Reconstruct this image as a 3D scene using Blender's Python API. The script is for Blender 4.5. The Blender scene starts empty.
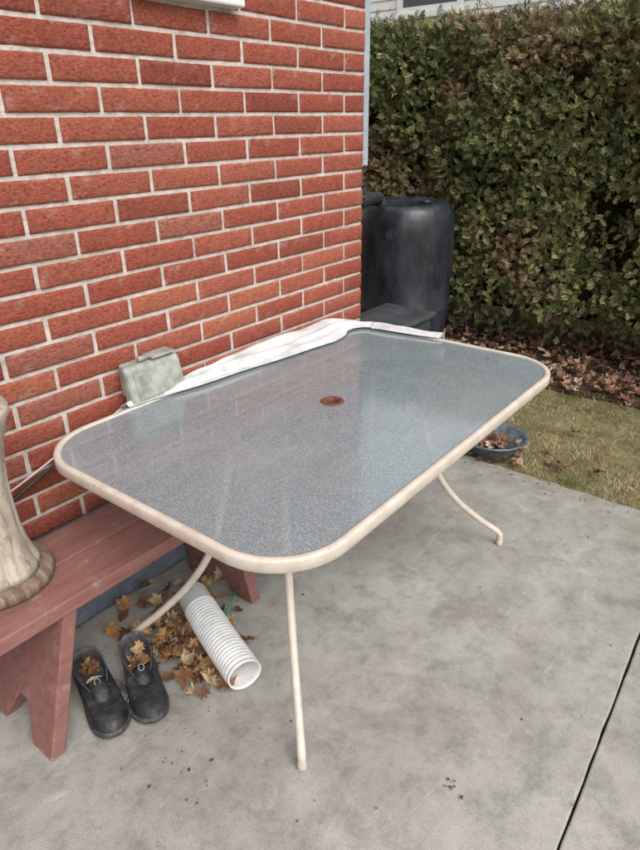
import bpy, math, random, bmesh
from mathutils import Vector, Matrix, noise, Euler
R = random.Random(7)
scene = bpy.context.scene
col = scene.collection

# ------------------------------------------------ helpers
def mesh_obj(name, verts, faces, mat=None, parent=None, smooth=False, colors=None, bevel=0, seg=2):
    me = bpy.data.meshes.new(name)
    me.from_pydata([tuple(v) for v in verts], [], faces)
    if mat: me.materials.append(mat)
    if smooth: me.polygons.foreach_set('use_smooth', [True]*len(me.polygons))
    if colors is not None:
        ca = me.color_attributes.new(name='Col', type='FLOAT_COLOR', domain='POINT')
        flat = []
        for c in colors: flat += [c[0], c[1], c[2], 1.0]
        ca.data.foreach_set('color', flat)
    me.update()
    o = bpy.data.objects.new(name, me)
    col.objects.link(o)
    if parent: o.parent = parent
    if bevel:
        b = o.modifiers.new('b', 'BEVEL'); b.width = bevel; b.segments = seg; b.limit_method = 'ANGLE'
    return o

def empty(name):
    o = bpy.data.objects.new(name, None); col.objects.link(o); o.empty_display_size = .1
    return o

BF = [(0,3,2,1),(4,5,6,7),(0,1,5,4),(1,2,6,5),(2,3,7,6),(3,0,4,7)]
def boxv(x0,x1,y0,y1,z0,z1):
    return [(x0,y0,z0),(x1,y0,z0),(x1,y1,z0),(x0,y1,z0),(x0,y0,z1),(x1,y0,z1),(x1,y1,z1),(x0,y1,z1)]
def box(name,x0,x1,y0,y1,z0,z1,mat,parent=None,bevel=0,seg=2):
    return mesh_obj(name, boxv(x0,x1,y0,y1,z0,z1), BF, mat, parent, bevel=bevel, seg=seg)

def tube(name, pts, r, mat, parent=None, seg=14, smooth_path=True, sub=8, caps=True):
    P = [Vector(p) for p in pts]
    if smooth_path and len(P) > 2:
        Q = []
        for i in range(len(P)-1):
            p0 = P[i-1] if i > 0 else P[i]*2-P[i+1]
            p1, p2 = P[i], P[i+1]
            p3 = P[i+2] if i+2 < len(P) else P[i+1]*2-P[i]
            for k in range(sub):
                t = k/sub
                Q.append(0.5*((2*p1)+(-p0+p2)*t+(2*p0-5*p1+4*p2-p3)*t*t+(-p0+3*p1-3*p2+p3)*t**3))
        Q.append(P[-1]); P = Q
    V=[];F=[]
    t0 = (P[1]-P[0]).normalized()
    up = Vector((0,0,1)) if abs(t0.z) < .9 else Vector((1,0,0))
    nrm = t0.cross(up).normalized()
    for i,p in enumerate(P):
        t = (P[min(i+1,len(P)-1)]-P[max(i-1,0)]).normalized()
        nrm = (nrm - t*nrm.dot(t)).normalized()
        b = t.cross(nrm)
        rr = r(i/(len(P)-1)) if callable(r) else r
        for k in range(seg):
            a = 2*math.pi*k/seg
            V.append(p+(nrm*math.cos(a)+b*math.sin(a))*rr)
    for i in range(len(P)-1):
        for k in range(seg):
            F.append((i*seg+k, i*seg+(k+1)%seg, (i+1)*seg+(k+1)%seg, (i+1)*seg+k))
    if caps:
        F.append(tuple(reversed(range(seg)))); F.append(tuple(range((len(P)-1)*seg, len(P)*seg)))
    return mesh_obj(name, V, F, mat, parent, smooth=True)

def lathe(name, prof, c, mat, parent=None, seg=48, smooth=True, wob=None, capb=True, capt=True):
    V=[];F=[]
    for (r,z) in prof:
        for k in range(seg):
            a=2*math.pi*k/seg
            rr = r*(wob(a,z) if wob else 1)
            V.append((c[0]+rr*math.cos(a), c[1]+rr*math.sin(a), c[2]+z))
    n=len(prof)
    for i in range(n-1):
        for k in range(seg):
            F.append((i*seg+k, i*seg+(k+1)%seg, (i+1)*seg+(k+1)%seg, (i+1)*seg+k))
    if capb: F.append(tuple(reversed(range(seg))))
    if capt: F.append(tuple(range((n-1)*seg, n*seg)))
    return mesh_obj(name, V, F, mat, parent, smooth=smooth)

# ------------------------------------------------ materials
def newmat(name, base=(.5,.5,.5), rough=.6, spec=.5, metallic=0):
    m = bpy.data.materials.new(name); m.use_nodes = True
    nt = m.node_tree; b = nt.nodes['Principled BSDF']
    b.inputs['Base Color'].default_value = (*base,1); b.inputs['Roughness'].default_value = rough
    b.inputs['Specular IOR Level'].default_value = spec; b.inputs['Metallic'].default_value = metallic
    return m, nt, b
def N(nt, t, **kw):
    n = nt.nodes.new(t)
    for k,v in kw.items():
        if k in n.inputs: n.inputs[k].default_value = v
        else: setattr(n,k,v)
    return n
def coords(nt, scale=(1,1,1), rot=(0,0,0)):
    tc = N(nt,'ShaderNodeTexCoord'); mp = N(nt,'ShaderNodeMapping')
    mp.inputs['Scale'].default_value = scale; mp.inputs['Rotation'].default_value = rot
    nt.links.new(tc.outputs['Object'], mp.inputs['Vector']); return mp.outputs[0]
def noise_n(nt, vec, scale, detail=4, rough=.6, dist=0):
    n = N(nt,'ShaderNodeTexNoise'); n.inputs['Scale'].default_value=scale; n.inputs['Detail'].default_value=min(detail,5)
    n.inputs['Roughness'].default_value=rough; n.inputs['Distortion'].default_value=dist
    nt.links.new(vec, n.inputs['Vector']); return n.outputs['Fac']
def ramp(nt, fac, stops):
    r = N(nt,'ShaderNodeValToRGB'); e = r.color_ramp.elements
    while len(e) < len(stops): e.new(.5)
    for i,(p,c) in enumerate(stops):
        e[i].position=p; e[i].color = (*c,1) if len(c)==3 else c
    nt.links.new(fac, r.inputs[0]); return r.outputs[0]
def mixc(nt, a, b, fac, mode='MIX'):
    m = N(nt,'ShaderNodeMix', data_type='RGBA', blend_type=mode)
    for s,i in ((a,6),(b,7)):
        if isinstance(s,tuple): m.inputs[i].default_value=(*s,1)
        else: nt.links.new(s, m.inputs[i])
    if isinstance(fac,(int,float)): m.inputs[0].default_value=fac
    else: nt.links.new(fac, m.inputs[0])
    return m.outputs[2]
def bump(nt, b, h, strength=.5, dist=.01, prev=None):
    bn = N(nt,'ShaderNodeBump'); bn.inputs['Strength'].default_value=strength; bn.inputs['Distance'].default_value=dist
    nt.links.new(h, bn.inputs['Height'])
    if prev: nt.links.new(prev, bn.inputs['Normal'])
    nt.links.new(bn.outputs[0], b.inputs['Normal']); return bn.outputs[0]
W3=lambda v:(v,v,v)

def attr_mat(name, rough=.8, spec=.2, var=.3, vscale=60):
    m,nt,b = newmat(name, rough=rough, spec=spec)
    a = N(nt,'ShaderNodeVertexColor', layer_name='Col')
    f = noise_n(nt, coords(nt), vscale, 2)
    r = ramp(nt, f, [(.3,W3(1-var)),(.7,W3(1+var))])
    c = mixc(nt, a.outputs[0], r, 1, 'MULTIPLY')
    nt.links.new(c, b.inputs['Base Color'])
    return m

def brick_mat():
    m,nt,b = newmat('brick_red', rough=.88, spec=.2)
    a = N(nt,'ShaderNodeVertexColor', layer_name='Col')
    v = coords(nt); v2 = coords(nt,(1,1,1.6))
    f1 = noise_n(nt, v2, 90, 5, .75)
    c = mixc(nt, a.outputs[0], ramp(nt,f1,[(.34,W3(.50)),(.5,W3(1.0)),(.68,W3(1.30))]), 1,'MULTIPLY')
    f3 = noise_n(nt, v, 22, 5, .78)
    c = mixc(nt, c, (.52,.36,.28), ramp(nt,f3,[(.64,W3(0)),(.84,W3(.4))]))
    c = mixc(nt, c, (.17,.06,.045), ramp(nt,noise_n(nt,v,9,4,.7),[(.58,W3(0)),(.80,W3(.5))]))
    nt.links.new(c, b.inputs['Base Color'])
    f5 = noise_n(nt, v2, 80, 5, .75, .8)
    bump(nt,b,f5,1.0,.010)
    return m
M_brick = brick_mat()
m,nt,b = newmat('mortar', rough=.95, spec=.1)
f = noise_n(nt, coords(nt), 26, 5,.78)
nt.links.new(ramp(nt,f,[(.3,(.36,.30,.26)),(.5,(.54,.48,.43)),(.7,(.66,.61,.56))]), b.inputs['Base Color']); bump(nt,b,noise_n(nt,coords(nt),150,4),.8,.004)
M_mortar = m
m,nt,b = newmat('foundation_paint', rough=.8, spec=.2)
f = noise_n(nt, coords(nt), 12, 5,.7)
nt.links.new(ramp(nt,f,[(.3,(.10,.125,.15)),(.55,(.17,.20,.235)),(.75,(.26,.285,.31))]), b.inputs['Base Color']); bump(nt,b,noise_n(nt,coords(nt),60,5),.6,.006)
M_found = m

def concrete_mat():
    m,nt,b = newmat('concrete', rough=.9, spec=.2)
    v = coords(nt)
    big = noise_n(nt, v, 1.5, 5, .65, .3)
    c = ramp(nt,big,[(.3,(.275,.257,.230)),(.5,(.35,.332,.302)),(.70,(.42,.40,.37))])
    med = noise_n(nt, v, 9, 5, .8)
    c = mixc(nt,c,ramp(nt,med,[(.34,W3(.72)),(.5,W3(1)),(.68,W3(1.18))]),1,'MULTIPLY')
    fine = noise_n(nt, v, 430, 2, .9)
    c = mixc(nt,c,ramp(nt,fine,[(.34,W3(.50)),(.5,W3(1)),(.68,W3(1.42))]),1,'MULTIPLY')
    vo = N(nt,'ShaderNodeTexVoronoi'); vo.inputs['Scale'].default_value=75; nt.links.new(v,vo.inputs['Vector'])
    sp = ramp(nt,vo.outputs['Distance'],[(.06,W3(1)),(.19,W3(0))])
    gate = ramp(nt,noise_n(nt, v, 7, 4, .7),[(.46,W3(0)),(.6,W3(.8))])
    c = mixc(nt,c,(.13,.115,.095),mixc(nt,sp,gate,1,'MULTIPLY'))
    w = noise_n(nt, coords(nt,(1,4,1),(0,0,.9)), 3.2, 5, .8, .8)
    c = mixc(nt,c,(.53,.515,.49),ramp(nt,w,[(.58,W3(0)),(.69,W3(.38))]))
    ws = noise_n(nt, coords(nt,(1.6,1,1),(0,0,.3)), 2.0, 5, .78, .4)
    c = mixc(nt,c,(.175,.157,.130),ramp(nt,ws,[(.53,W3(0)),(.70,W3(.62))]))
    sx = N(nt,'ShaderNodeSeparateXYZ'); nt.links.new(v,sx.inputs[0])
    mr = N(nt,'ShaderNodeMapRange'); mr.inputs['From Min'].default_value=1.7; mr.inputs['From Max'].default_value=2.75
    nt.links.new(sx.outputs[0],mr.inputs['Value'])
    gm = mixc(nt, mr.outputs[0], ramp(nt,noise_n(nt,v,5,5,.7),[(.35,W3(0)),(.65,W3(.8))]),1,'MULTIPLY')
    c = mixc(nt,c,(.19,.18,.125),gm)
    nt.links.new(c,b.inputs['Base Color'])
    bump(nt,b,noise_n(nt,v,300,3,.8),.5,.0025)
    return m
M_conc = concrete_mat()

m,nt,b = newmat('lawn_soil', rough=1, spec=.05)
f = noise_n(nt, coords(nt), 9, 5,.7)
nt.links.new(ramp(nt,f,[(.3,(.11,.088,.045)),(.5,(.19,.165,.08)),(.7,(.27,.24,.13))]), b.inputs['Base Color']); bump(nt,b,noise_n(nt,coords(nt),50,5),.7,.02)
M_lawn = m
m,nt,b = newmat('bed_soil', rough=1, spec=.05)
f = noise_n(nt, coords(nt), 14, 5,.7)
nt.links.new(ramp(nt,f,[(.3,(.03,.021,.015)),(.7,(.10,.07,.047))]), b.inputs['Base Color']); bump(nt,b,noise_n(nt,coords(nt),50,5),.7,.02)
M_soil = m

m,nt,b = newmat('cream_paint_metal', rough=.42, spec=.5)
v=coords(nt); f=noise_n(nt,v,18,5,.7)
c=ramp(nt,f,[(.3,(.48,.405,.335)),(.6,(.60,.53,.455))])
c=mixc(nt,c,(.22,.10,.045),ramp(nt,noise_n(nt,v,60,5,.75),[(.64,W3(0)),(.69,W3(.9))]))
nt.links.new(c,b.inputs['Base Color'])
M_cream=m

def glass_mat():
    m,nt,b = newmat('textured_glass', rough=.22, spec=.6)
    v=coords(nt)
    f=noise_n(nt,v,300,2,.9)
    c=ramp(nt,f,[(.36,(.155,.20,.215)),(.5,(.225,.275,.295)),(.62,(.39,.445,.47))])
    w=noise_n(nt,coords(nt,(1,1.8,1),(0,0,-.5)),1.8,4,.6,.3)
    c=mixc(nt,c,(.42,.465,.485),ramp(nt,w,[(.50,W3(0)),(.75,W3(.4))]))
    w2=noise_n(nt,v,7,5,.75)
    c=mixc(nt,c,(.16,.19,.20),ramp(nt,w2,[(.55,W3(0)),(.8,W3(.3))]))
    nt.links.new(c,b.inputs['Base Color'])
    vo=N(nt,'ShaderNodeTexVoronoi'); vo.inputs['Scale'].default_value=150; nt.links.new(v,vo.inputs['Vector'])
    bump(nt,b,vo.outputs['Distance'],.14,.002)
    b.inputs['Coat Weight'].default_value=1.0; b.inputs['Coat IOR'].default_value=1.68
    nt.links.new(ramp(nt,w2,[(.35,W3(.03)),(.7,W3(.09))]),b.inputs['Coat Roughness'])
    t=N(nt,'ShaderNodeBsdfTransparent'); t.inputs[0].default_value=(.82,.90,.92,1)
    ms=N(nt,'ShaderNodeMixShader'); ms.inputs[0].default_value=.20
    nt.links.new(b.outputs[0],ms.inputs[1]); nt.links.new(t.outputs[0],ms.inputs[2])
    nt.links.new(ms.outputs[0],nt.nodes['Material Output'].inputs[0])
    return m
M_glass=glass_mat()

def simple(name, scale, stops, rough=.6, spec=.5, vs=(1,1,1), bmp=None, det=5):
    m,nt,b=newmat(name,rough=rough,spec=spec)
    nt.links.new(ramp(nt,noise_n(nt,coords(nt,vs),scale,det,.7),stops),b.inputs['Base Color'])
    if bmp: bump(nt,b,noise_n(nt,coords(nt,vs),bmp[0],4,.6),bmp[1],bmp[2])
    return m
M_rust=simple('rusty_metal',90,[(.3,(.07,.022,.014)),(.6,(.18,.07,.045)),(.8,(.42,.27,.20))],.8,.3)
M_cover=simple('white_vinyl_cover',7,[(.3,(.40,.40,.39)),(.5,(.58,.58,.57)),(.8,(.70,.70,.70))],.5,.3,bmp=(22,.4,.006))

m,nt,b=newmat('bench_paint',rough=.65,spec=.3)
v=coords(nt,(1,7,7)); v1=coords(nt)
c=ramp(nt,noise_n(nt,v,5,5,.65),[(.3,(.19,.083,.070)),(.6,(.26,.122,.104)),(.8,(.33,.175,.15))])
c=mixc(nt,c,(.34,.27,.22),ramp(nt,noise_n(nt,v1,14,5,.8),[(.56,W3(0)),(.72,W3(.7))]))
c=mixc(nt,c,(.08,.045,.035),ramp(nt,noise_n(nt,v1,38,5,.8),[(.60,W3(0)),(.72,W3(.7))]))
nt.links.new(c,b.inputs['Base Color']); bump(nt,b,noise_n(nt,v,30,5),.35,.003)
M_bench=m

m,nt,b=newmat('weathered_beige_wood',rough=.8,spec=.2)
v=coords(nt,(7,7,1))
c=ramp(nt,noise_n(nt,v,6,5,.7,.6),[(.28,(.20,.155,.115)),(.48,(.40,.34,.275)),(.7,(.56,.50,.43))])
c=mixc(nt,c,(.11,.07,.042),ramp(nt,noise_n(nt,coords(nt,(2,2,1)),8,5,.8),[(.55,W3(0)),(.68,W3(.8))]))
nt.links.new(c,b.inputs['Base Color']); bump(nt,b,noise_n(nt,v,25,5,.7),.5,.004)
M_wood=m
M_wood2=simple('weathered_wood_disc',7,[(.28,(.07,.045,.03)),(.48,(.18,.125,.09)),(.7,(.33,.26,.20))],.75,.25,vs=(8,1,1),bmp=(25,.5,.004))

m,nt,b=newmat('black_barrel_plastic',rough=.38,spec=.5)
v=coords(nt)
c=ramp(nt,noise_n(nt,coords(nt,(1,1,.35)),7,5,.75),[(.35,(.009,.010,.013)),(.7,(.045,.05,.062))])
c=mixc(nt,c,(.13,.14,.155),ramp(nt,noise_n(nt,v,4,5,.8),[(.60,W3(0)),(.78,W3(.4))]))
nt.links.new(c,b.inputs['Base Color'])
nt.links.new(ramp(nt,noise_n(nt,v,5,5,.7),[(.35,W3(.25)),(.7,W3(.5))]),b.inputs['Roughness'])
bump(nt,b,noise_n(nt,v,3,3),.2,.03)
M_barrel=m
M_dgrey=simple('dark_grey_plastic',9,[(.35,(.03,.033,.036)),(.7,(.075,.08,.085))],.6,.3)
M_tub=simple('grey_tub_plastic',20,[(.35,(.05,.06,.07)),(.6,(.15,.17,.19)),(.8,(.24,.26,.28))],.28)
M_box=simple('weathered_grey_box',22,[(.3,(.17,.18,.15)),(.5,(.30,.31,.275)),(.72,(.43,.44,.40))],.6,bmp=(60,.3,.003))
M_cable=simple('black_rubber',30,[(.3,(.012,.012,.013)),(.7,(.04,.038,.036))],.6,bmp=(80,.2,.002))
M_wcable=simple('white_cable',30,[(.3,(.45,.43,.40)),(.7,(.65,.63,.60))],.6)
M_duct=simple('white_duct_plastic',14,[(.3,(.55,.54,.51)),(.5,(.72,.72,.71)),(.7,(.77,.77,.77))],.4)
M_spout=simple('painted_downspout',12,[(.3,(.30,.35,.40)),(.7,(.42,.47,.51))],.4)
M_white=simple('white_trim',8,[(.3,(.62,.62,.60)),(.6,(.76,.76,.74))],.5)
M_siding=simple('vinyl_siding',3,[(.3,(.66,.64,.62)),(.6,(.76,.74,.72))],.55)
M_win,nt,b=newmat('window_pane',(.03,.04,.05),.06,.8)
M_roof=simple('roof_shingle',30,[(.3,(.04,.038,.036)),(.7,(.12,.11,.10))],.9)
M_block=simple('cinder_block',40,[(.3,(.18,.17,.16)),(.7,(.36,.35,.33))],.95)
M_shoe=simple('black_shoe_leather',24,[(.4,(.013,.013,.015)),(.6,(.032,.031,.031)),(.78,(.10,.095,.088))],.5,.4,bmp=(90,.5,.004))
M_sole=simple('shoe_sole_rubber',50,[(.4,(.022,.022,.024)),(.75,(.12,.11,.10))],.7)
M_lace=simple('shoe_lace',90,[(.4,(.04,.04,.04)),(.7,(.09,.085,.08))],.9)
M_lining=simple('shoe_lining',60,[(.4,(.05,.052,.055)),(.7,(.14,.14,.145))],.95)
M_logo=simple('grey_badge',60,[(.4,(.24,.24,.25)),(.7,(.40,.40,.41))],.5)
M_leaf=attr_mat('dry_leaf',rough=.7,spec=.25,var=.35,vscale=45)
M_hedge=attr_mat('cedar_foliage',rough=.75,spec=.15,var=.2,vscale=14)
M_grass=attr_mat('grass_blades',rough=.85,spec=.1,var=.25,vscale=5)
M_core=simple('hedge_inner_shade',25,[(.35,(.010,.010,.005)),(.7,(.045,.037,.02))],1,0)  # near-black bark brown, the hedge's interior shade put into the colour
M_bark=simple('cedar_bark',15,[(.3,(.06,.04,.028)),(.7,(.20,.145,.10))],.95,.1,vs=(6,6,1))
M_green=simple('green_plastic',40,[(.3,(.02,.20,.09)),(.7,(.04,.32,.16))],.5)

# ------------------------------------------------ ground
S=300
mesh_obj('ground', [(-S,-S,-.05),(S,-S,-.05),(S,S,-.05),(-S,S,-.05)], [(0,1,2,3)], M_lawn)
def sheet(name,x0,x1,y0,y1,z,mat,nx,ny,amp,sc=3):
    V=[];F=[]
    for j in range(ny+1):
        for i in range(nx+1):
            x=x0+(x1-x0)*i/nx; y=y0+(y1-y0)*j/ny
            V.append((x,y,z+amp*noise.noise(Vector((x*sc,y*sc,1)))))
    for j in range(ny):
        for i in range(nx):
            a=j*(nx+1)+i; F.append((a,a+1,a+nx+2,a+nx+1))
    return mesh_obj(name,V,F,mat,smooth=True)
sheet('lawn',2.66,4.05,-4,6,-.018,M_lawn,30,120,.012)
sheet('leaf_litter_bed',3.85,6.2,-4,6,-.006,M_soil,40,120,.02)

patio=empty('concrete_patio')
jy=lambda x:.149+(x-1.07)*.036
def slab(nm,x0,x1,ya,yb):
    n=60; top=[]
    for i in range(n): x=x0+(x1-x0)*i/n; top.append((x, ya(x)+.003*noise.noise(Vector((i*.9,1.3,0)))))
    for i in range(n): y=ya(x1)+(yb(x1)-ya(x1))*i/n; top.append((x1+.014*noise.noise(Vector((i*.35,x1,3))), y))
    for i in range(n): x=x1-(x1-x0)*i/n; top.append((x, yb(x)+.003*noise.noise(Vector((i*.9,2.2,5)))))
    for i in range(n): y=yb(x0)+(ya(x0)-yb(x0))*i/n; top.append((x0, y))
    m=len(top)
    V=[(p[0],p[1],0) for p in top]+[(p[0],p[1],-.12) for p in top]
    F=[tuple(range(m))]+[(i,m+i,m+(i+1)%m,(i+1)%m) for i in range(m)]
    o=mesh_obj(nm,V,F,M_conc,patio); b_=o.modifiers.new('b','BEVEL'); b_.width=.005; b_.segments=2; b_.limit_method='ANGLE'; b_.angle_limit=1.0
slab('slab_house_side',-1.2,2.70,lambda x:jy(x)+.003,lambda x:1.70)
slab('slab_yard_side',-1.2,2.715,lambda x:-1.6,lambda x:jy(x)-.003)
slab('slab_rear',-3.5,-1.21,lambda x:-1.6,lambda x:1.70)

# ------------------------------------------------ brick house
house=empty('brick_house')
WY=1.70; CX=2.463; FT=.40; WT=2.62
P=.285; C=.0735; MT=.0075
win=(1.34,1.70,1.915,2.45)
BV=[];BFc=[];BC=[]
def brick_color():
    t=R.random()
    c=Vector((.345,.088,.057)).lerp(Vector((.41,.120,.078)),R.random())
    if t<.10: c*=.80
    elif t<.18: c=c.lerp(Vector((.36,.155,.11)),.5)
    elif t<.24: c=Vector((.44,.140,.082))
    return c*1.04
MC=Vector((.52,.45,.39))
def add_brick(u0,u1,z0,z1,face):
    L=u1-u0; H=z1-z0
    if L<.03: return
    c=brick_color(); d0=R.uniform(-.0015,.0012); sl=R.uniform(-.002,.002); tz=R.uniform(-.0015,.0015)
    nu=max(3,int(L/.022)); 
    us=[0,.0038]+[.011+(L-.022)*i/nu for i in range(nu+1)]+[L-.0038,L]
    vs=[0,.0035,.011,H*.5,H-.011,H-.0035,H]
    base=len(BV); nU=len(us); nV=len(vs)
    for j,v in enumerate(vs):
        for i,u in enumerate(us):
            e=min(u,L-u,v,H-v); key=Vector(((u0+u)*31,(z0+v)*31,0 if face=='front' else 9))
            n1=noise.noise(key); n2=noise.noise(key*2.7)
            uu=u0+u; zz=z0+v+tz*(u/L-.5)*2
            cc=c*(1+.10*n2)
            if e<1e-6:
                dep=.010; uu+=.0025*noise.noise(key*1.9+Vector((5,0,0))); zz+=.0025*noise.noise(key*1.9+Vector((0,7,0)))
                cc=c.lerp(MC,.3)
            elif e<.0058:
                dep=-.0004+.0042*max(0,n1-.05); cc=c.lerp(MC,max(0,min(.6,.9*n2-.12)))
            else:
                dep=-.0030+.0018*n1
                if e<.012: cc=cc.lerp(MC,max(0,min(.35,.9*n1-.28)))
            dep+=d0+sl*(u/L-.5)
            if face=='front': BV.append((uu,WY+dep,zz))
            else: BV.append((CX-dep,uu,zz))
            BC.append(cc)
    for j in range(nV-1):
        for i in range(nU-1):
            a=base+j*nU+i; BFc.append((a,a+1,a+nU+1,a+nU))
nrow=int((WT-FT)/C)
z_ref=1.46-C/2
k0=round((z_ref-FT)/C)
zb=z_ref-k0*C
for r in range(-1,nrow+1):
    z0=zb+r*C+MT/2; z1=z0+C-MT
    if z0<FT-.05: continue
    half=(r-k0)%2==0
    x=CX
    first=True
    while x>-2.2:
        L=P/2 if (half and first) else P
        a=x-L+MT; bb=x
        x-=L; first=False
        segs=[(a,bb)]
        if z1>win[2]-.04:
            ns=[]
            for (p,q) in segs:
                if q<=win[0] or p>=win[1]: ns.append((p,q))
                else:
                    if p<win[0]-.03: ns.append((p,win[0]-MT*.5))
                    if q>win[1]+.03: ns.append((win[1]+MT*.5,q))
            segs=ns
        for (p,q) in segs: add_brick(p+R.uniform(-.001,.003),q,z0,z1,'front')
    y=WY+.001; first=True
    while y<5.0:
        L=P/2 if ((not half) and first) else P
        add_brick(y,y+L-MT,z0,z1,'side'); y+=L; first=False
mesh_obj('bricks',BV,BFc,M_brick,house,colors=BC,smooth=True)
my=WY+.0042
box('mortar_wall_left',-2.3,win[0],my,my+.2,FT,WT,M_mortar,house)
box('mortar_wall_right',win[1],CX-.0045,my,my+.2,FT,WT,M_mortar,house)
box('mortar_wall_below',win[0],win[1],my,my+.2,FT,win[2],M_mortar,house)
box('mortar_wall_above',win[0],win[1],my,my+.2,win[3],WT,M_mortar,house)
box('mortar_wall_side',CX-.2,CX-.0045,my+.2,5.0,FT,WT,M_mortar,house)
box('foundation',-2.3,CX-.006,WY+.006,5.0,-.1,FT,M_found,house,bevel=.004)
wd=empty('window_unit'); wd.parent=house
box('sill',win[0]-.03,win[1]+.03,WY-.05,WY+.1,win[2]-.045,win[2],M_white,wd,bevel=.006)
box('frame_left',win[0],win[0]+.045,WY+.02,WY+.09,win[2],win[3],M_white,wd,bevel=.003)
box('frame_right',win[1]-.045,win[1],WY+.02,WY+.09,win[2],win[3],M_white,wd,bevel=.003)
box('frame_top',win[0]+.045,win[1]-.045,WY+.02,WY+.09,win[3]-.045,win[3],M_white,wd,bevel=.003)
box('frame_bottom',win[0]+.045,win[1]-.045,WY+.02,WY+.09,win[2],win[2]+.045,M_white,wd,bevel=.003)
box('pane',win[0]+.045,win[1]-.045,WY+.055,WY+.065,win[2]+.045,win[3]-.045,M_win,wd)
box('soffit',-2.5,CX+.12,WY-.20,5.2,WT,WT+.03,M_white,house)
box('fascia',-2.5,CX+.12,WY-.225,WY-.20,WT-.02,WT+.16,M_white,house,bevel=.003)
mesh_obj('roof',[(-2.6,WY-.27,WT+.16),(CX+.18,WY-.27,WT+.16),(CX+.18,5.3,WT+1.6),(-2.6,5.3,WT+1.6),(-2.6,WY-.27,WT+.10),(CX+.18,WY-.27,WT+.10),(CX+.18,5.3,WT+.04),(-2.6,5.3,WT+.04)],
   [(0,1,2,3),(4,7,6,5),(0,4,5,1),(1,5,6,2),(2,6,7,3),(3,7,4,0)],M_roof,house)

ds=empty('downspout')
box('pipe',CX+.014,CX+.070,WY+.02,WY+.09,1.36,WT-.002,M_spout,ds,bevel=.008,seg=3)
box('strap',CX+.006,CX+.074,WY+.012,WY+.10,2.0,2.03,M_spout,ds,bevel=.002)
hp=[(CX+.042,WY+.055,1.40),(CX+.05,WY+.06,1.27),(CX+.12,WY+.10,1.20),(CX+.5,WY+.42,1.13),(3.45,2.30,1.11),(3.60,2.36,1.095),(3.65,2.36,1.02)]
tube('diverter_hose',hp,lambda t:.032+.005*math.sin(t*190),M_cable,ds,seg=16,sub=24)

# ------------------------------------------------ table
TZ=.738; TC=(1.494,1.137); HA=.770; HB=.480; RC=.190
table=empty('patio_table')
def rrect(hx,hy,r,n=18):
    pts=[]
    for (cx,cy,a0) in ((hx-r,hy-r,0),(-hx+r,hy-r,90),(-hx+r,-hy+r,180),(hx-r,-hy+r,270)):
        for k in range(n+1):
            a=math.radians(a0+90*k/n); pts.append((cx+r*math.cos(a),cy+r*math.sin(a),math.cos(a),math.sin(a)))
    return pts
pts=rrect(HA,HB,RC)
prof=[(-.020,-.004),(-.020,.0025),(-.015,.0045),(-.008,.005),(-.002,.003),(0,-.002),(0,-.025),(-.003,-.029),(-.012,-.031),(-.018,-.031),(-.018,-.004)]
V=[];F=[]
for (x,y,nx,ny) in pts:
    for (o_,z_) in prof: V.append((TC[0]+x+nx*o_,TC[1]+y+ny*o_,TZ+z_))
m_=len(pts);k_=len(prof)
for i in range(m_):
    for k in range(k_-1):
        F.append((i*k_+k,((i+1)%m_)*k_+k,((i+1)%m_)*k_+k+1,i*k_+k+1))
mesh_obj('rim',V,F,M_cream,table,smooth=True)
gp=rrect(HA-.018,HB-.018,RC-.018)
hub=[(.022*math.cos(2*math.pi*k/40),.022*math.sin(2*math.pi*k/40)) for k in range(40)]
bm=bmesh.new()
ov=[bm.verts.new((TC[0]+p[0],TC[1]+p[1],TZ)) for p in gp]
hv=[bm.verts.new((TC[0]+p[0],TC[1]+p[1],TZ)) for p in hub]
ee=[bm.edges.new((ov[i],ov[(i+1)%len(ov)])) for i in range(len(ov))]+[bm.edges.new((hv[i],hv[(i+1)%len(hv)])) for i in range(len(hv))]
bmesh.ops.triangle_fill(bm,edges=ee,use_beauty=True)
for f in bm.faces:
    if f.normal.z<0: f.normal_flip()
me=bpy.data.meshes.new('glass_top'); bm.to_mesh(me); me.materials.append(M_glass)
go=bpy.data.objects.new('glass_top',me); col.objects.link(go); go.parent=table
lathe('umbrella_ring',[(.022,-.02),(.022,.001),(.026,.0035),(.034,.0035),(.038,.001),(.038,.0003)],(TC[0],TC[1],TZ+.0005),M_rust,table,capb=False,capt=False)
lathe('umbrella_sleeve',[(.021,-.06),(.021,-.02)],(TC[0],TC[1],TZ),M_rust,table,capb=True,capt=False)
feet=[(.855,.757,1,1),(2.096,.757,-1,1),(.852,1.468,1,-1),(2.096,1.468,-1,-1)]
for i,(fx,fy,ix,iy) in enumerate(feet):
    q=.7071
    path=[(0,.0),(0,.03),(.012,.062),(.10,.135),(.20,.235),(.275,.35),(.325,.5),(.355,.66),(.36,TZ-.03)]
    tube('leg_%d'%(i+1),[(fx+ix*q*a,fy+iy*q*a,z) for a,z in path],.0120,M_cream,table)
    lathe('foot_cap_%d'%(i+1),[(.0123,0),(.013,.004),(.013,.016),(.0122,.02)],(fx,fy,0.001),M_cream,table,seg=20)
for i,xx in enumerate((1.105,1.845)):
    tube('cross_rail_%d'%(i+1),[(xx,TC[1]-HB+.025,TZ-.022),(xx,TC[1]+HB-.025,TZ-.022)],.009,M_cream,table,smooth_path=False)

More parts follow.
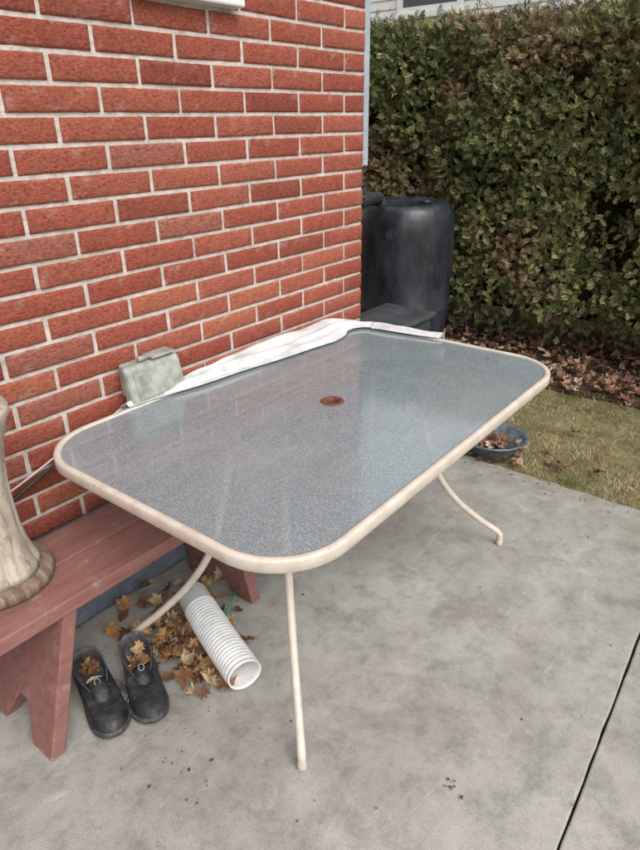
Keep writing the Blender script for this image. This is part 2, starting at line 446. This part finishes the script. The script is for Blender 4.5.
def cover():
    path=[]
    n1=160
    x0=-.43; xe=HA-RC
    for i in range(n1): path.append((x0+(xe-x0)*i/n1, HB, 0,1))
    for k in range(44):
        a=math.pi/2*(1-k/44); path.append((HA-RC+RC*math.cos(a),HB-RC+RC*math.sin(a),math.cos(a),math.sin(a)))
    ye=.03
    for i in range(41): path.append((HA, HB-RC+(ye-HB+RC)*i/40,1,0))
    tot=len(path); V=[];F=[];nv=40
    for i,(x,y,nx,ny) in enumerate(path):
        t=i/(tot-1)
        s=x if i<n1 else HA-RC+.45*(i-n1)/84
        if t<.58: w_=.012+.125*(t/.58)**1.05
        elif t<.80:
            q_=(t-.58)/.22; w_=.137-.082*(q_*q_*(3-2*q_))
        else: w_=.055*(1-(t-.80)/.20)+.014
        drop=.04+.15*min(1,t*2.2)*(1 if t<.75 else 1-.6*(t-.75)/.25)
        rise=.006+.030*math.sin(min(1,t/.78)*math.pi)**.8 if t<.78 else .006
        if .56<t<.76: rise+=.020*math.sin((t-.56)/.2*math.pi)
        for j in range(nv+1):
            v=j/nv
            wr=noise.noise(Vector((s*3.2,v*4.5,2)))*.016+noise.noise(Vector((s*9,v*10,7)))*.005
            if v<.6:
                q=v/.6
                off=-w_+(w_+.012)*q
                z=.0085+rise*(q**1.2)+.013*math.exp(-((q-.45-.1*math.sin(s*4))/.10)**2)*min(1,t*4)+wr*min(1,q*3)
                off+=noise.noise(Vector((s*3.5,9,0)))*.020*(1-q)
            else:
                q=(v-.6)/.4
                off=.012+.035*math.sin(q*2.2)+wr*.8
                z=.0085+rise*(1-q)-drop*q+wr*(1-q*.5)
            if off<0: z=max(z,.0085)
            mx=.068 if ny>.7 else .2
            off=min(off,mx)
            V.append((TC[0]+x+nx*off,TC[1]+y+ny*off,TZ+z))
    for i in range(tot-1):
        for j in range(nv):
            a=i*(nv+1)+j; F.append((a,a+1,a+nv+2,a+nv+1))
    o=mesh_obj('table_cover',V,F,M_cover,None,smooth=True)
    sm=o.modifiers.new('s','SOLIDIFY'); sm.thickness=.0015
cover()

# ------------------------------------------------ bench
bench=empty('wooden_bench')
box('seat_plank_front',.22,1.50,1.310,1.463,.405,.45,M_bench,bench,bevel=.006,seg=3)
box('seat_plank_back',.22,1.50,1.467,1.62,.405,.449,M_bench,bench,bevel=.006,seg=3)
def bleg(nm,xt,xb):
    y0,y1=1.318,1.612; t=.042
    prof=[(y0,.404),(y1,.404),(y1+.02,0),(y1-.075,0),((y0+y1)/2+.02,.105),((y0+y1)/2-.02,.105),(y0+.075,0),(y0-.02,0)]
    V=[]
    for dx in (0,t):
        for (y,z) in prof: V.append((xb+(xt-xb)*z/.404+dx,y,z+.001))
    n=len(prof)
    F=[tuple(range(n)),tuple(reversed(range(n,2*n)))]+[(i,n+i,n+(i+1)%n,(i+1)%n) for i in range(n)]
    mesh_obj(nm,V,F,M_bench,bench,bevel=.004)
bleg('leg_1',.585,.455); bleg('leg_2',1.17,1.235)
box('stretcher',.60,1.185,1.455,1.475,.30,.39,M_bench,bench,bevel=.004)

# ------------------------------------------------ pedestal on bench
ped=empty('wooden_pedestal_stand')
pc=(.540,1.528,.4515)
lathe('base_disc',[(.130,0),(.139,.005),(.139,.026),(.133,.032)],pc,M_wood2,ped,seg=64,wob=lambda a,z:1+.012*math.sin(3*a)+.006*math.sin(11*a))
prof=[(.106,.0325),(.102,.05),(.092,.075),(.083,.11),(.077,.16),(.074,.22),(.074,.28),(.078,.34),(.086,.39),(.098,.43),(.111,.465),(.118,.48),(.117,.492),(.108,.497),(.094,.498),(.090,.52),(.096,.53),(.091,.542)]
def wobp(a,z):
    if z<.45: return 1+.10*(abs(math.cos(3*a+.4))**.5-.6)
    return 1+.02*math.sin(6*a)
lathe('flared_body',prof,pc,M_wood,ped,seg=120,smooth=True,wob=wobp)

# ------------------------------------------------ electrical box
eb=empty('outdoor_outlet_box')
bx=1.197; bz=.812
box('back_box',bx-.095,bx+.085,WY-.045,WY-.004,bz-.065,bz+.045,M_box,eb,bevel=.008,seg=3)
V=[(bx-.115,WY-.105,bz-.075),(bx+.10,WY-.105,bz-.075),(bx+.10,WY-.046,bz-.075),(bx-.115,WY-.046,bz-.075),
   (bx-.115,WY-.072,bz+.043),(bx+.10,WY-.072,bz+.043),(bx+.10,WY-.046,bz+.052),(bx-.115,WY-.046,bz+.052)]
mesh_obj('hinged_cover',V,BF,M_box,eb,bevel=.014,seg=5)
V=[(bx-.093,WY-.1045,bz-.056),(bx+.078,WY-.1045,bz-.056),(bx+.078,WY-.09,bz-.056),(bx-.093,WY-.09,bz-.056),
   (bx-.093,WY-.0825,bz+.026),(bx+.078,WY-.0825,bz+.026),(bx+.078,WY-.07,bz+.026),(bx-.093,WY-.07,bz+.026)]
mesh_obj('cover_raised_panel',V,BF,M_box,eb,bevel=.004,seg=2)
box('hinge_bar',bx-.01,bx+.085,WY-.075,WY-.02,bz+.053,bz+.061,M_box,eb,bevel=.003)
tube('hinge_knuckle',[(bx-.05,WY-.055,bz+.060),(bx-.015,WY-.055,bz+.060)],.008,M_box,eb,smooth_path=False)
lathe('conduit',[(.012,0),(.012,.36)],(bx-.055,WY-.025,bz-.43),M_box,eb,seg=16)
cab=empty('power_cable')
tube('black_cable',[(bx-.06,WY-.04,bz-.07),(bx-.14,WY-.03,bz-.12),(bx-.30,WY-.03,bz-.16),(bx-.45,WY-.03,bz-.21),(bx-.62,WY-.03,bz-.28),(bx-.75,WY-.04,bz-.32)],.0055,M_cable,cab,seg=10)
tube('white_cable',[(bx-.08,WY-.05,bz-.06),(bx-.16,WY-.035,bz-.10),(bx-.32,WY-.03,bz-.145),(bx-.47,WY-.035,bz-.19),(bx-.66,WY-.04,bz-.245),(bx-.80,WY-.05,bz-.31)],.003,M_wcable,cab,seg=10)

# ------------------------------------------------ rain barrel
rb=empty('rain_barrel')
bc=(3.80,2.28,0)
prof=[(.265,.17),(.295,.185),(.308,.23),(.316,.36),(.317,.375),(.322,.385),(.322,.405),(.317,.415),(.322,.60),(.324,.75),(.322,.90),(.317,.97),(.303,1.025),(.28,1.055),(.250,1.066),(.242,1.05),(.05,1.05),(.001,1.051)]
lathe('drum',prof,bc,M_barrel,rb,seg=72,capt=False)
lathe('lid_bung',[(.04,1.052),(.04,1.066),(.03,1.07)],(bc[0]+.08,bc[1]-.1,0),M_barrel,rb,seg=24)
for i,(a,b_) in enumerate(((-.2,-.1),(.2,.1))):
    box('support_block_%d'%(i+1),bc[0]+a-.1,bc[0]+a+.1,bc[1]-.2,bc[1]+.2,-.01,.168,M_block,rb,bevel=.006)

tote=empty('storage_tote')
V=[(2.93,1.79,0),(3.27,1.79,0),(3.27,2.05,0),(2.93,2.05,0),(2.90,1.76,.49),(3.30,1.76,.49),(3.30,2.08,.49),(2.90,2.08,.49)]
mesh_obj('tub',V,BF,M_dgrey,tote,bevel=.035,seg=4)
box('lid',2.88,3.32,1.74,2.10,.490,.525,M_dgrey,tote,bevel=.017,seg=4)

# ------------------------------------------------ leaves
LO=[(0,-.5),(.04,-.22),(.30,-.30),(.24,-.14),(.50,-.02),(.36,.05),(.42,.26),(.22,.18),(.14,.30),(0,.55),(-.14,.30),(-.22,.18),(-.42,.26),(-.36,.05),(-.50,-.02),(-.24,-.14),(-.30,-.30),(-.04,-.22)]
OV=[(0,-.5),(.12,-.3),(.2,-.05),(.17,.2),(.08,.38),(0,.5),(-.08,.38),(-.17,.2),(-.2,-.05),(-.12,-.3)]
def leafcol(kind):
    t=R.random()
    if kind=='warm':
        opts=[(.32,.16,.06),(.24,.12,.05),(.42,.24,.10),(.17,.08,.04),(.42,.29,.16),(.11,.06,.035),(.47,.34,.20),(.20,.11,.065)]
    else:
        opts=[(.24,.125,.075),(.17,.09,.055),(.36,.23,.15),(.10,.055,.038),(.29,.17,.11),(.42,.31,.22),(.20,.09,.058)]
    c=Vector(opts[int(t*len(opts))]); return c*R.uniform(.8,1.2)
def leaves(name,places,kind,smin,smax,parent=None):
    V=[];F=[];Cc=[]
    for (x,y,z,tilt) in places:
        s=R.uniform(smin,smax); shp=LO if R.random()<.7 else OV
        rot=Euler((R.gauss(0,tilt),R.gauss(0,tilt),R.uniform(0,6.28))).to_matrix()
        cu=R.uniform(-.1,1.3); cv=R.uniform(-.1,1.0); c=leafcol(kind)
        base=len(V)
        ctr=Vector((x,y,z))
        V.append(ctr); Cc.append(c*.75)
        for (a,b_) in shp:
            a2=a*R.uniform(.82,1.1); b2=b_*R.uniform(.85,1.08)
            p=Vector((a2*(1-.25*abs(cu)*abs(a2)),b2,cu*a2*a2*1.3+cv*b2*b2+R.uniform(-.06,.06)))
            V.append(ctr+rot@p*s); Cc.append(c*R.uniform(.8,1.2))
        n=len(shp)
        for i in range(n): F.append((base,base+1+i,base+1+(i+1)%n))
    return mesh_obj(name,V,F,M_leaf,parent,colors=Cc)
pl=[]
for _ in range(3600):
    y=R.uniform(-2.5,4.6); x=R.uniform(3.75,4.95)
    if R.random() > (x-3.65)/.35: continue
    pl.append((x,y,.012+R.random()**2*.06,.45))
for _ in range(150): pl.append((R.uniform(2.75,3.9),R.uniform(-2,3.5),.015,.3))
for _ in range(18): pl.append((R.uniform(2.68,2.9),R.uniform(.8,1.3),.012,.35))
leaves('fallen_leaves_under_hedge',pl,'dull',.04,.085)
pl=[]
for _ in range(150):
    x=R.gauss(.97,.085); y=R.gauss(1.40,.10)
    if y>1.66 or x<.80 : continue
    pl.append((x,y,.010+R.random()*.035,.55))
for _ in range(16): pl.append((R.uniform(1.05,1.9),R.uniform(1.45,1.66),.012,.35))
for _ in range(26): pl.append((R.gauss(.90,.045),R.gauss(1.18,.045),.010+R.random()*.02,.45))
leaves('fallen_leaves_by_bench',pl,'warm',.045,.088)
pl=[]
for (x,y) in ((1.05,.42),(.78,.22)):
    for _ in range(9): pl.append((x+R.gauss(0,.012),y+R.gauss(0,.012),.004,.3))
for _ in range(40): pl.append((R.uniform(.35,2.65),R.uniform(.0,1.2),.003,.3))
for _ in range(200):
    pl.append((2.66+R.gauss(0,.05),R.uniform(-1,1.3),.005,.3))
for _ in range(40): pl.append((R.gauss(.75,.15),R.gauss(1.05,.12),.003,.3))
leaves('leaf_debris',pl,'dull',.005,.015)

tub=empty('round_plastic_tub')
tc=(2.86,1.14,-.015)
lathe('tub_body',[(.125,0),(.13,.008),(.158,.075),(.170,.084),(.180,.088),(.181,.092),(.168,.094),(.153,.084),(.125,.02),(.01,.018)],tc,M_tub,tub,capt=True)
pl=[(tc[0]+R.gauss(0,.05),tc[1]+R.gauss(0,.05),.02+R.random()*.03,.4) for _ in range(45)]
leaves('leaves_in_tub',pl,'dull',.04,.08,tub)

# ------------------------------------------------ grass
V=[];F=[];Cc=[]
for _ in range(70000):
    x=R.uniform(2.69,4.0); y=R.uniform(-1.2,3.2)
    g=noise.noise(Vector((x*2.2,y*2.2,4)))
    if R.random()<.2+.6*max(0,(x-3.6)/.4): continue
    if g<-.10 and R.random()<.65: continue
    h=R.uniform(.010,.028)*(1+g*.6); a=R.uniform(0,6.28); w=R.uniform(.0012,.0026)
    l=R.uniform(0.2,1.5)*h; la=R.uniform(0,6.28)
    z=-.018+.012*noise.noise(Vector((x*3,y*3,1)))
    b_=len(V)
    V+= [(x-w*math.cos(a),y-w*math.sin(a),z),(x+w*math.cos(a),y+w*math.sin(a),z),(x+l*math.cos(la),y+l*math.sin(la),z+h)]
    F.append((b_,b_+1,b_+2))
    q=R.random()*.65+g*1.1-.25
    c=Vector((.42,.35,.205)).lerp(Vector((.21,.205,.08)),max(0,min(1,q)))*R.uniform(.75,1.2)
    Cc+=[c*.85,c*.85,c]
mesh_obj('lawn_grass_blades',V,F,M_grass,colors=Cc)

# ------------------------------------------------ hedge
hedge=empty('cedar_hedge')
HT=2.13
def front(y,z):
    b_=.13*abs(math.sin(y*2.6+.8*noise.noise(Vector((y*.7,z*.5,0)))))+.15*noise.noise(Vector((y*1.6,z*1.5,3)))+.09*noise.noise(Vector((y*4,z*4,9)))
    under=max(0,(.35-z))*.9
    topr=max(0,z-(HT-.2))*.7
    return 4.42-b_+under+topr
def gapn(y,z): return noise.noise(Vector((y*2.3,z*1.7,21)))+.5*noise.noise(Vector((y*6,z*6,30)))
V=[];F=[];Cc=[]
DI=[(0,.9,0.1),(.45,.50,.08),(-.45,.50,.08),(.55,.52,.22),(-.55,.52,.22),(.6,.46,.37),(-.6,.46,.37),(.6,.38,.52),(-.6,.38,.52),(.55,.28,.68),(-.55,.28,.68)]
def spray(p,axis,nrm,s,c):
    side=axis.cross(nrm).normalized()
    for (a,L,st) in DI:
        a+=R.gauss(0,.1)
        d=(axis*math.cos(a)+side*math.sin(a)); sd=d.cross(nrm).normalized()
        o=p+axis*(st*s); L2=L*s*R.uniform(.75,1.2); w=s*.040*R.uniform(.7,1.4)
        dr=nrm*(R.uniform(-.25,.12)*L2)
        b_=len(V)
        V.extend((o,o+d*L2*.6+sd*w+dr*.5,o+d*L2+dr,o+d*L2*.6-sd*w+dr*.5))
        F.append((b_,b_+1,b_+2,b_+3))
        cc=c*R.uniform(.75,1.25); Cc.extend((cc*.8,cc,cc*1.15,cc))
def hcol(y,z):
    g=noise.noise(Vector((y*1.4,z*1.3,50)))+.55*noise.noise(Vector((y*5,z*5,60)))+R.gauss(0,.22)
    brown=g-.06+.10*(1.1-y)*.3+ (.18 if z<.9 else 0)
    green=Vector((.215,.222,.088)).lerp(Vector((.105,.130,.052)),R.random())
    if R.random()<.14: green=Vector((.31,.31,.14))
    green*=1+.35*noise.noise(Vector((y*2.6,z*2.6,80)))
    br=Vector((.29,.20,.115)).lerp(Vector((.17,.11,.07)),R.random())
    t=max(0,min(.9,(brown-.10)*2.6))
    return green.lerp(br,t)
def plant(y0,y1,n,s0,s1):
    for _ in range(n):
        y=R.uniform(y0,y1); z=R.uniform(.12,HT+.02)
        g=gapn(y,z)
        if g>.34 and R.random()<.88: continue
        if z<.35 and R.random()<.5: continue
        x=front(y,z)+R.random()**1.6*.22
        up=R.gauss(.15,.6)
        ax=Vector((-R.uniform(.25,1.0),R.gauss(0,.6),up)).normalized()
        nr=Vector((R.gauss(-.4,.6),R.gauss(0,.9),R.gauss(.4,.6)))
        nr=(nr-ax*nr.dot(ax)).normalized()
        spray(Vector((x,y,z)),ax,nr,R.uniform(s0,s1),hcol(y,z))
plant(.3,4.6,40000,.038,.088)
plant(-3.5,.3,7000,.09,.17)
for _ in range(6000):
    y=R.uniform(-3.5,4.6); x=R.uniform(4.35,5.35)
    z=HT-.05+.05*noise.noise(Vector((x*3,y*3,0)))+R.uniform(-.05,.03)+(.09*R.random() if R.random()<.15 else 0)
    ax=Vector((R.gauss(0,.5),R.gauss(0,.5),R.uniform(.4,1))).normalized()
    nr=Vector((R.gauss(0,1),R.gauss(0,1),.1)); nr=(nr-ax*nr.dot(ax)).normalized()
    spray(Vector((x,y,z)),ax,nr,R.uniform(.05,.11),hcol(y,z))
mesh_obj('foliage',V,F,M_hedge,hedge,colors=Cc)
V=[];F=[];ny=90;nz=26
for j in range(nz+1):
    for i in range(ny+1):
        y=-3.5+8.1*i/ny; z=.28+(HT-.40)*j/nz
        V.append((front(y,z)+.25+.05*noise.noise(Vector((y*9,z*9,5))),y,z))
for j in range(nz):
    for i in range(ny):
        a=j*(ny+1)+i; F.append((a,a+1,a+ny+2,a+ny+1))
mesh_obj('inner_shade_sheet',V,F,M_core,hedge)  # continuous dark sheet behind the sprays, painted shade for the gaps
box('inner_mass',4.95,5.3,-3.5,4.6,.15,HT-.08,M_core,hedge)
for i in range(26):
    y=-3.3+i*.30+R.uniform(-.06,.06); x=4.72+R.uniform(-.1,.1)
    tube('trunk_%d'%i,[(x,y,-.02),(x+.02,y+R.uniform(-.05,.05),.35),(x+R.uniform(-.05,.05),y+R.uniform(-.1,.1),.9)],.028,M_bark,hedge,seg=8,sub=3)
    for k in range(5):
        z=R.uniform(.12,1.6); yy=y+R.uniform(-.1,.1)
        tube('limb_%d_%d'%(i,k),[(x,y,z),(x-.2,yy+R.uniform(-.15,.15),z+.08),(front(yy,z)+.03,yy+R.uniform(-.25,.25),z+R.uniform(.05,.25))],lambda t:.011*(1-.75*t),M_bark,hedge,seg=6,sub=3)

# ------------------------------------------------ neighbour house
nh=empty('siding_house')
hx=9.0; V=[];F=[]
z=-.05; ZT=3.95
while z<ZT-.01:
    b_=len(V)
    V+=[(hx,-6,z),(hx,14,z),(hx+.018,14,z+.115),(hx+.018,-6,z+.115)]
    F.append((b_,b_+1,b_+2,b_+3))
    b_=len(V)
    V+=[(hx+.018,-6,z+.115),(hx+.018,14,z+.115),(hx,14,z+.115),(hx,-6,z+.115)]
    F.append((b_,b_+1,b_+2,b_+3))
    z+=.115
mesh_obj('siding',V,F,M_siding,nh)
box('wall_core',hx+.02,hx+6,-6,14,-.05,ZT,M_siding,nh)
def nwin(nm,yc,w,z0,z1):
    e=empty(nm); e.parent=nh
    box(nm+'_sill',hx-.07,hx-.002,yc-w/2-.06,yc+w/2+.06,z0-.07,z0,M_white,e,bevel=.004)
    box(nm+'_jamb_a',hx-.05,hx-.002,yc-w/2-.05,yc-w/2+.03,z0,z1,M_white,e,bevel=.004)
    box(nm+'_jamb_b',hx-.05,hx-.002,yc+w/2-.03,yc+w/2+.05,z0,z1,M_white,e,bevel=.004)
    box(nm+'_head',hx-.05,hx-.002,yc-w/2+.03,yc+w/2-.03,z1-.08,z1,M_white,e,bevel=.004)
    box(nm+'_rail',hx-.04,hx-.002,yc-w/2+.03,yc+w/2-.03,z0,z0+.07,M_white,e,bevel=.004)
    box(nm+'_pane',hx-.02,hx-.004,yc-w/2+.03,yc+w/2-.03,z0+.07,z1-.08,M_win,e)
nwin('window_a',5.15,.9,2.86,3.8); nwin('window_b',1.0,1.1,2.92,3.8)
mesh_obj('roof',[(hx-.4,-6.5,ZT+.02),(hx-.4,14.5,ZT+.02),(hx+3.5,14.5,ZT+1.2),(hx+3.5,-6.5,ZT+1.2),(hx+7,14.5,ZT+.02),(hx+7,-6.5,ZT+.02)],[(0,1,2,3),(3,2,4,5)],M_roof,nh)

# ------------------------------------------------ duct
du=empty('dryer_vent_hose')
A=Vector((1.098,1.455,.057)); B=Vector((.955,1.058,.056))
L=(B-A).length; D=(B-A).normalized(); s1=D.cross(Vector((0,0,1))).normalized(); u1=s1.cross(D)
V=[];F=[];seg=40
st=[]
for i in range(6): st.append((i*.014,.053))
st.append((.085,.0555)); st.append((.090,.0555)); st.append((.095,.052))
x=.098; k=0
while x<L-.012:
    st.append((x,.0495 if k%2==0 else .0560))
    st.append((x+.003,.0495 if k%2==0 else .0560)); x+=.0068+R.uniform(-.0008,.0012); k+=1
st+= [(L-.010,.054),(L,.0545),(L,.050)]
st+= [(L-.01,.0495),(L-.15,.047)]
for (t,r_) in st:
    c=A+D*t+s1*(.006*math.sin(t*7))+Vector((0,0,.004*math.sin(t*8)))
    for q in range(seg):
        a=2*math.pi*q/seg
        V.append(c+(s1*math.cos(a)+u1*math.sin(a)*.96)*r_+D*R.uniform(-.0005,.0005))
for i in range(len(st)-1):
    for q in range(seg): F.append((i*seg+q,i*seg+(q+1)%seg,(i+1)*seg+(q+1)%seg,(i+1)*seg+q))
mesh_obj('corrugated_tube',V,F,M_duct,du,smooth=True)
tube('green_plastic_stake',[(1.10,1.30,.03),(1.22,1.36,.05)],.0035,M_green,None,seg=8,smooth_path=False)

# ------------------------------------------------ shoes
def shoe(name,heel,toe,mirror=1):
    root=empty(name)
    heel=Vector((*heel,0)); toe=Vector((*toe,0)); d=(toe-heel).normalized(); Lh=.312
    sd=Vector((-d.y,d.x,0))*mirror
    def W(x,y,z): return heel+d*x*Lh+sd*y*1.15+Vector((0,0,z*1.05+.001))
    fp=[(0,.0),(.015,.020),(.06,.031),(.15,.036),(.3,.037),(.45,.039),(.6,.044),(.72,.047),(.82,.045),(.90,.038),(.96,.026),(.99,.012),(1.0,0)]
    def ring_fp(zf=lambda x:0,inset=0):
        out=[]
        for x,w in fp: out.append((x*(1-2*inset/.295)+inset/.295,max(0,w-inset)+(.004 if .5<x<.9 else 0),zf(x)))
        for x,w in reversed(fp[1:-1]): out.append((x*(1-2*inset/.295)+inset/.295,-max(0,w-inset),zf(x)))
        return out
    n=len(ring_fp()); m=len(fp)
    def sw(rings,nm,mat,capb=False,capt=False,sub=2,nz=0):
        V=[];F=[]
        for r_ in rings:
            for p in r_: V.append(W(*p)+Vector((R.uniform(-nz,nz),R.uniform(-nz,nz),R.uniform(-nz,nz))))
        for i in range(len(rings)-1):
            for k in range(n): F.append((i*n+k,i*n+(k+1)%n,(i+1)*n+(k+1)%n,(i+1)*n+k))
        if capb: F.append(tuple(reversed(range(n))))
        if capt: F.append(tuple(range((len(rings)-1)*n,len(rings)*n)))
        o=mesh_obj(nm,V,F,mat,root,smooth=True)
        s_=o.modifiers.new('s','SUBSURF'); s_.levels=sub; s_.render_levels=sub
        return o
    spring=lambda x:(.014*max(0,(x-.75)/.25)**2)
    sw([ring_fp(spring,.006),ring_fp(lambda x:spring(x)+.002,-.001),ring_fp(lambda x:spring(x)+.012,-.002),ring_fp(lambda x:spring(x)+.019+.008*(1-x),-.002),ring_fp(lambda x:spring(x)+.022+.008*(1-x),.003)],'sole',M_sole,capb=True,capt=True,sub=1)
    def opening(sc,z0):
        out=[]
        for i in range(n):
            if i<m: a=math.pi*(1-i/(m-1)); s_=1
            else: a=math.pi*((i-m+1)/(m-1)); s_=-1
            ca=math.cos(a)
            cx=.315+.285*sc*ca
            cy=s_*.039*sc*(math.sin(a)**.7)*(1-.28*ca)
            z=z0+.020*max(0,-ca)**2-.010*max(0,ca)**2
            out.append((cx,cy,z))
        return out
    base=ring_fp(lambda x:spring(x)+.021+.008*(1-x),.002)
    op=opening(1,.074)
    rings=[base]
    for t in (.2,.45,.72):
        r_=[]
        for (p,q) in zip(base,op):
            tx=t**1.6; tz=1-(1-t)**1.9
            r_.append((p[0]+(q[0]-p[0])*tx,p[1]+(q[1]-p[1])*(t**1.5),p[2]+(q[2]-p[2])*tz))
        rings.append(r_)
    rings.append(op)
    sw(rings,'upper',M_shoe,nz=.0018)
    sw([op,opening(.95,.080),opening(.87,.073),[(p[0],p[1]*.98,.042) for p in opening(.88,0)],[(p[0],p[1]*.95,.034) for p in opening(.82,0)]],'lining',M_lining,capt=True)
    for k in range(4):
        x=.55+.052*k; z=.072-.0085*k; w=.024+.001*k
        tube('lace_%d'%(k+1),[W(x,-w,z-.010),W(x+.015,R.uniform(-.006,.006),z+.005),W(x+R.uniform(-.01,.02),w,z-.010)],.0030,M_lace,root,seg=8)
    tube('lace_loose',[W(.56,.022,.070),W(.50,.050,.055),W(.60,.068,.010),W(.70,.060,.006),W(.66,.075,.005)],.0025,M_lace,root,seg=8)
    tv=[];tf=[]
    for i in range(8):
        q=i/7; x=.49+.23*q; z=.088-.038*q+.008*math.sin(q*3)
        for j in range(5):
            y=(j/4-.5)*2*(.021-.004*q); tv.append(W(x,y,z-abs(y)*.3+R.uniform(-.001,.001)))
    for i in range(7):
        for j in range(4):
            a=i*5+j; tf.append((a,a+1,a+6,a+5))
    mesh_obj('tongue',tv,tf,M_shoe,root,smooth=True).modifiers.new('t','SOLIDIFY').thickness=.006
    for k in range(2):
        x=.60+.05*k
        tube('side_seam_%d'%k,[W(x,.040,.055-.008*k),W(x+.03,.046,.042-.003*k),W(x+.05,.050,.030)],.0012,M_logo,root,seg=6)
    tube('badge',[W(.535+.026*math.cos(a),.007*math.sin(a),.0905-.005*math.cos(a)) for a in [i*math.pi/6 for i in range(13)]],.0011,M_logo,root,seg=6,smooth_path=False)
    tube('toe_seam',[W(.74+.10*math.cos(a),.034*math.sin(a),.058-.016*math.cos(a)) for a in [-1.5+i*.3 for i in range(11)]],.0012,M_sole,root,seg=6)
    pl=[]
    for _ in range(9):
        p=W(.27+R.uniform(-.15,.15),R.uniform(-.014,.014),.050+R.uniform(0,.026)); pl.append((p.x,p.y,p.z,.5))
    leaves('leaf_in_shoe',pl,'warm',.045,.068,root)
shoe('black_sneaker',(.700,1.510),(.605,1.205),1)
shoe('black_sneaker.001',(.835,1.445),(.705,1.175),-1)

# ------------------------------------------------ light, world, camera
w=bpy.data.worlds.new('World'); scene.world=w; w.use_nodes=True; nt=w.node_tree
bg=nt.nodes['Background']; sky=nt.nodes.new('ShaderNodeTexSky'); sky.sky_type='NISHITA'; sky.sun_disc=False
EL=50; AZ=math.radians(-110)
sky.sun_elevation=math.radians(EL); sky.dust_density=4; sky.air_density=1.2; sky.ozone_density=1.0
sdir=Vector((math.cos(AZ)*math.cos(math.radians(EL)),math.sin(AZ)*math.cos(math.radians(EL)),math.sin(math.radians(EL))))
sky.sun_rotation=math.atan2(sdir.x,sdir.y)
hs=nt.nodes.new('ShaderNodeHueSaturation'); hs.inputs['Saturation'].default_value=.22; hs.inputs['Value'].default_value=1.6
nt.links.new(sky.outputs[0],hs.inputs['Color']); nt.links.new(hs.outputs[0],bg.inputs['Color']); bg.inputs['Strength'].default_value=.15
sl=bpy.data.lights.new('sun','SUN'); sl.energy=.9; sl.angle=math.radians(50); sl.color=(1,.985,.965)
so=bpy.data.objects.new('sun',sl); col.objects.link(so); so.rotation_euler=sdir.to_track_quat('Z','Y').to_euler()

cd=bpy.data.cameras.new('camera'); cam=bpy.data.objects.new('camera',cd); col.objects.link(cam)
cd.sensor_fit='VERTICAL'; cd.sensor_height=24; cd.lens=640/850*24; cd.clip_end=1000; cd.clip_start=.02
cam.location=(0,0,1.55)
M=Matrix.Rotation(math.radians(38.5-90),3,'Z')@Matrix.Rotation(math.radians(90-25.5),3,'X')@Matrix.Rotation(math.radians(-.8),3,'Z')
cam.rotation_euler=M.to_euler()
scene.camera=cam
scene.view_settings.view_transform='Standard'; scene.view_settings.look='None'; scene.view_settings.exposure=0
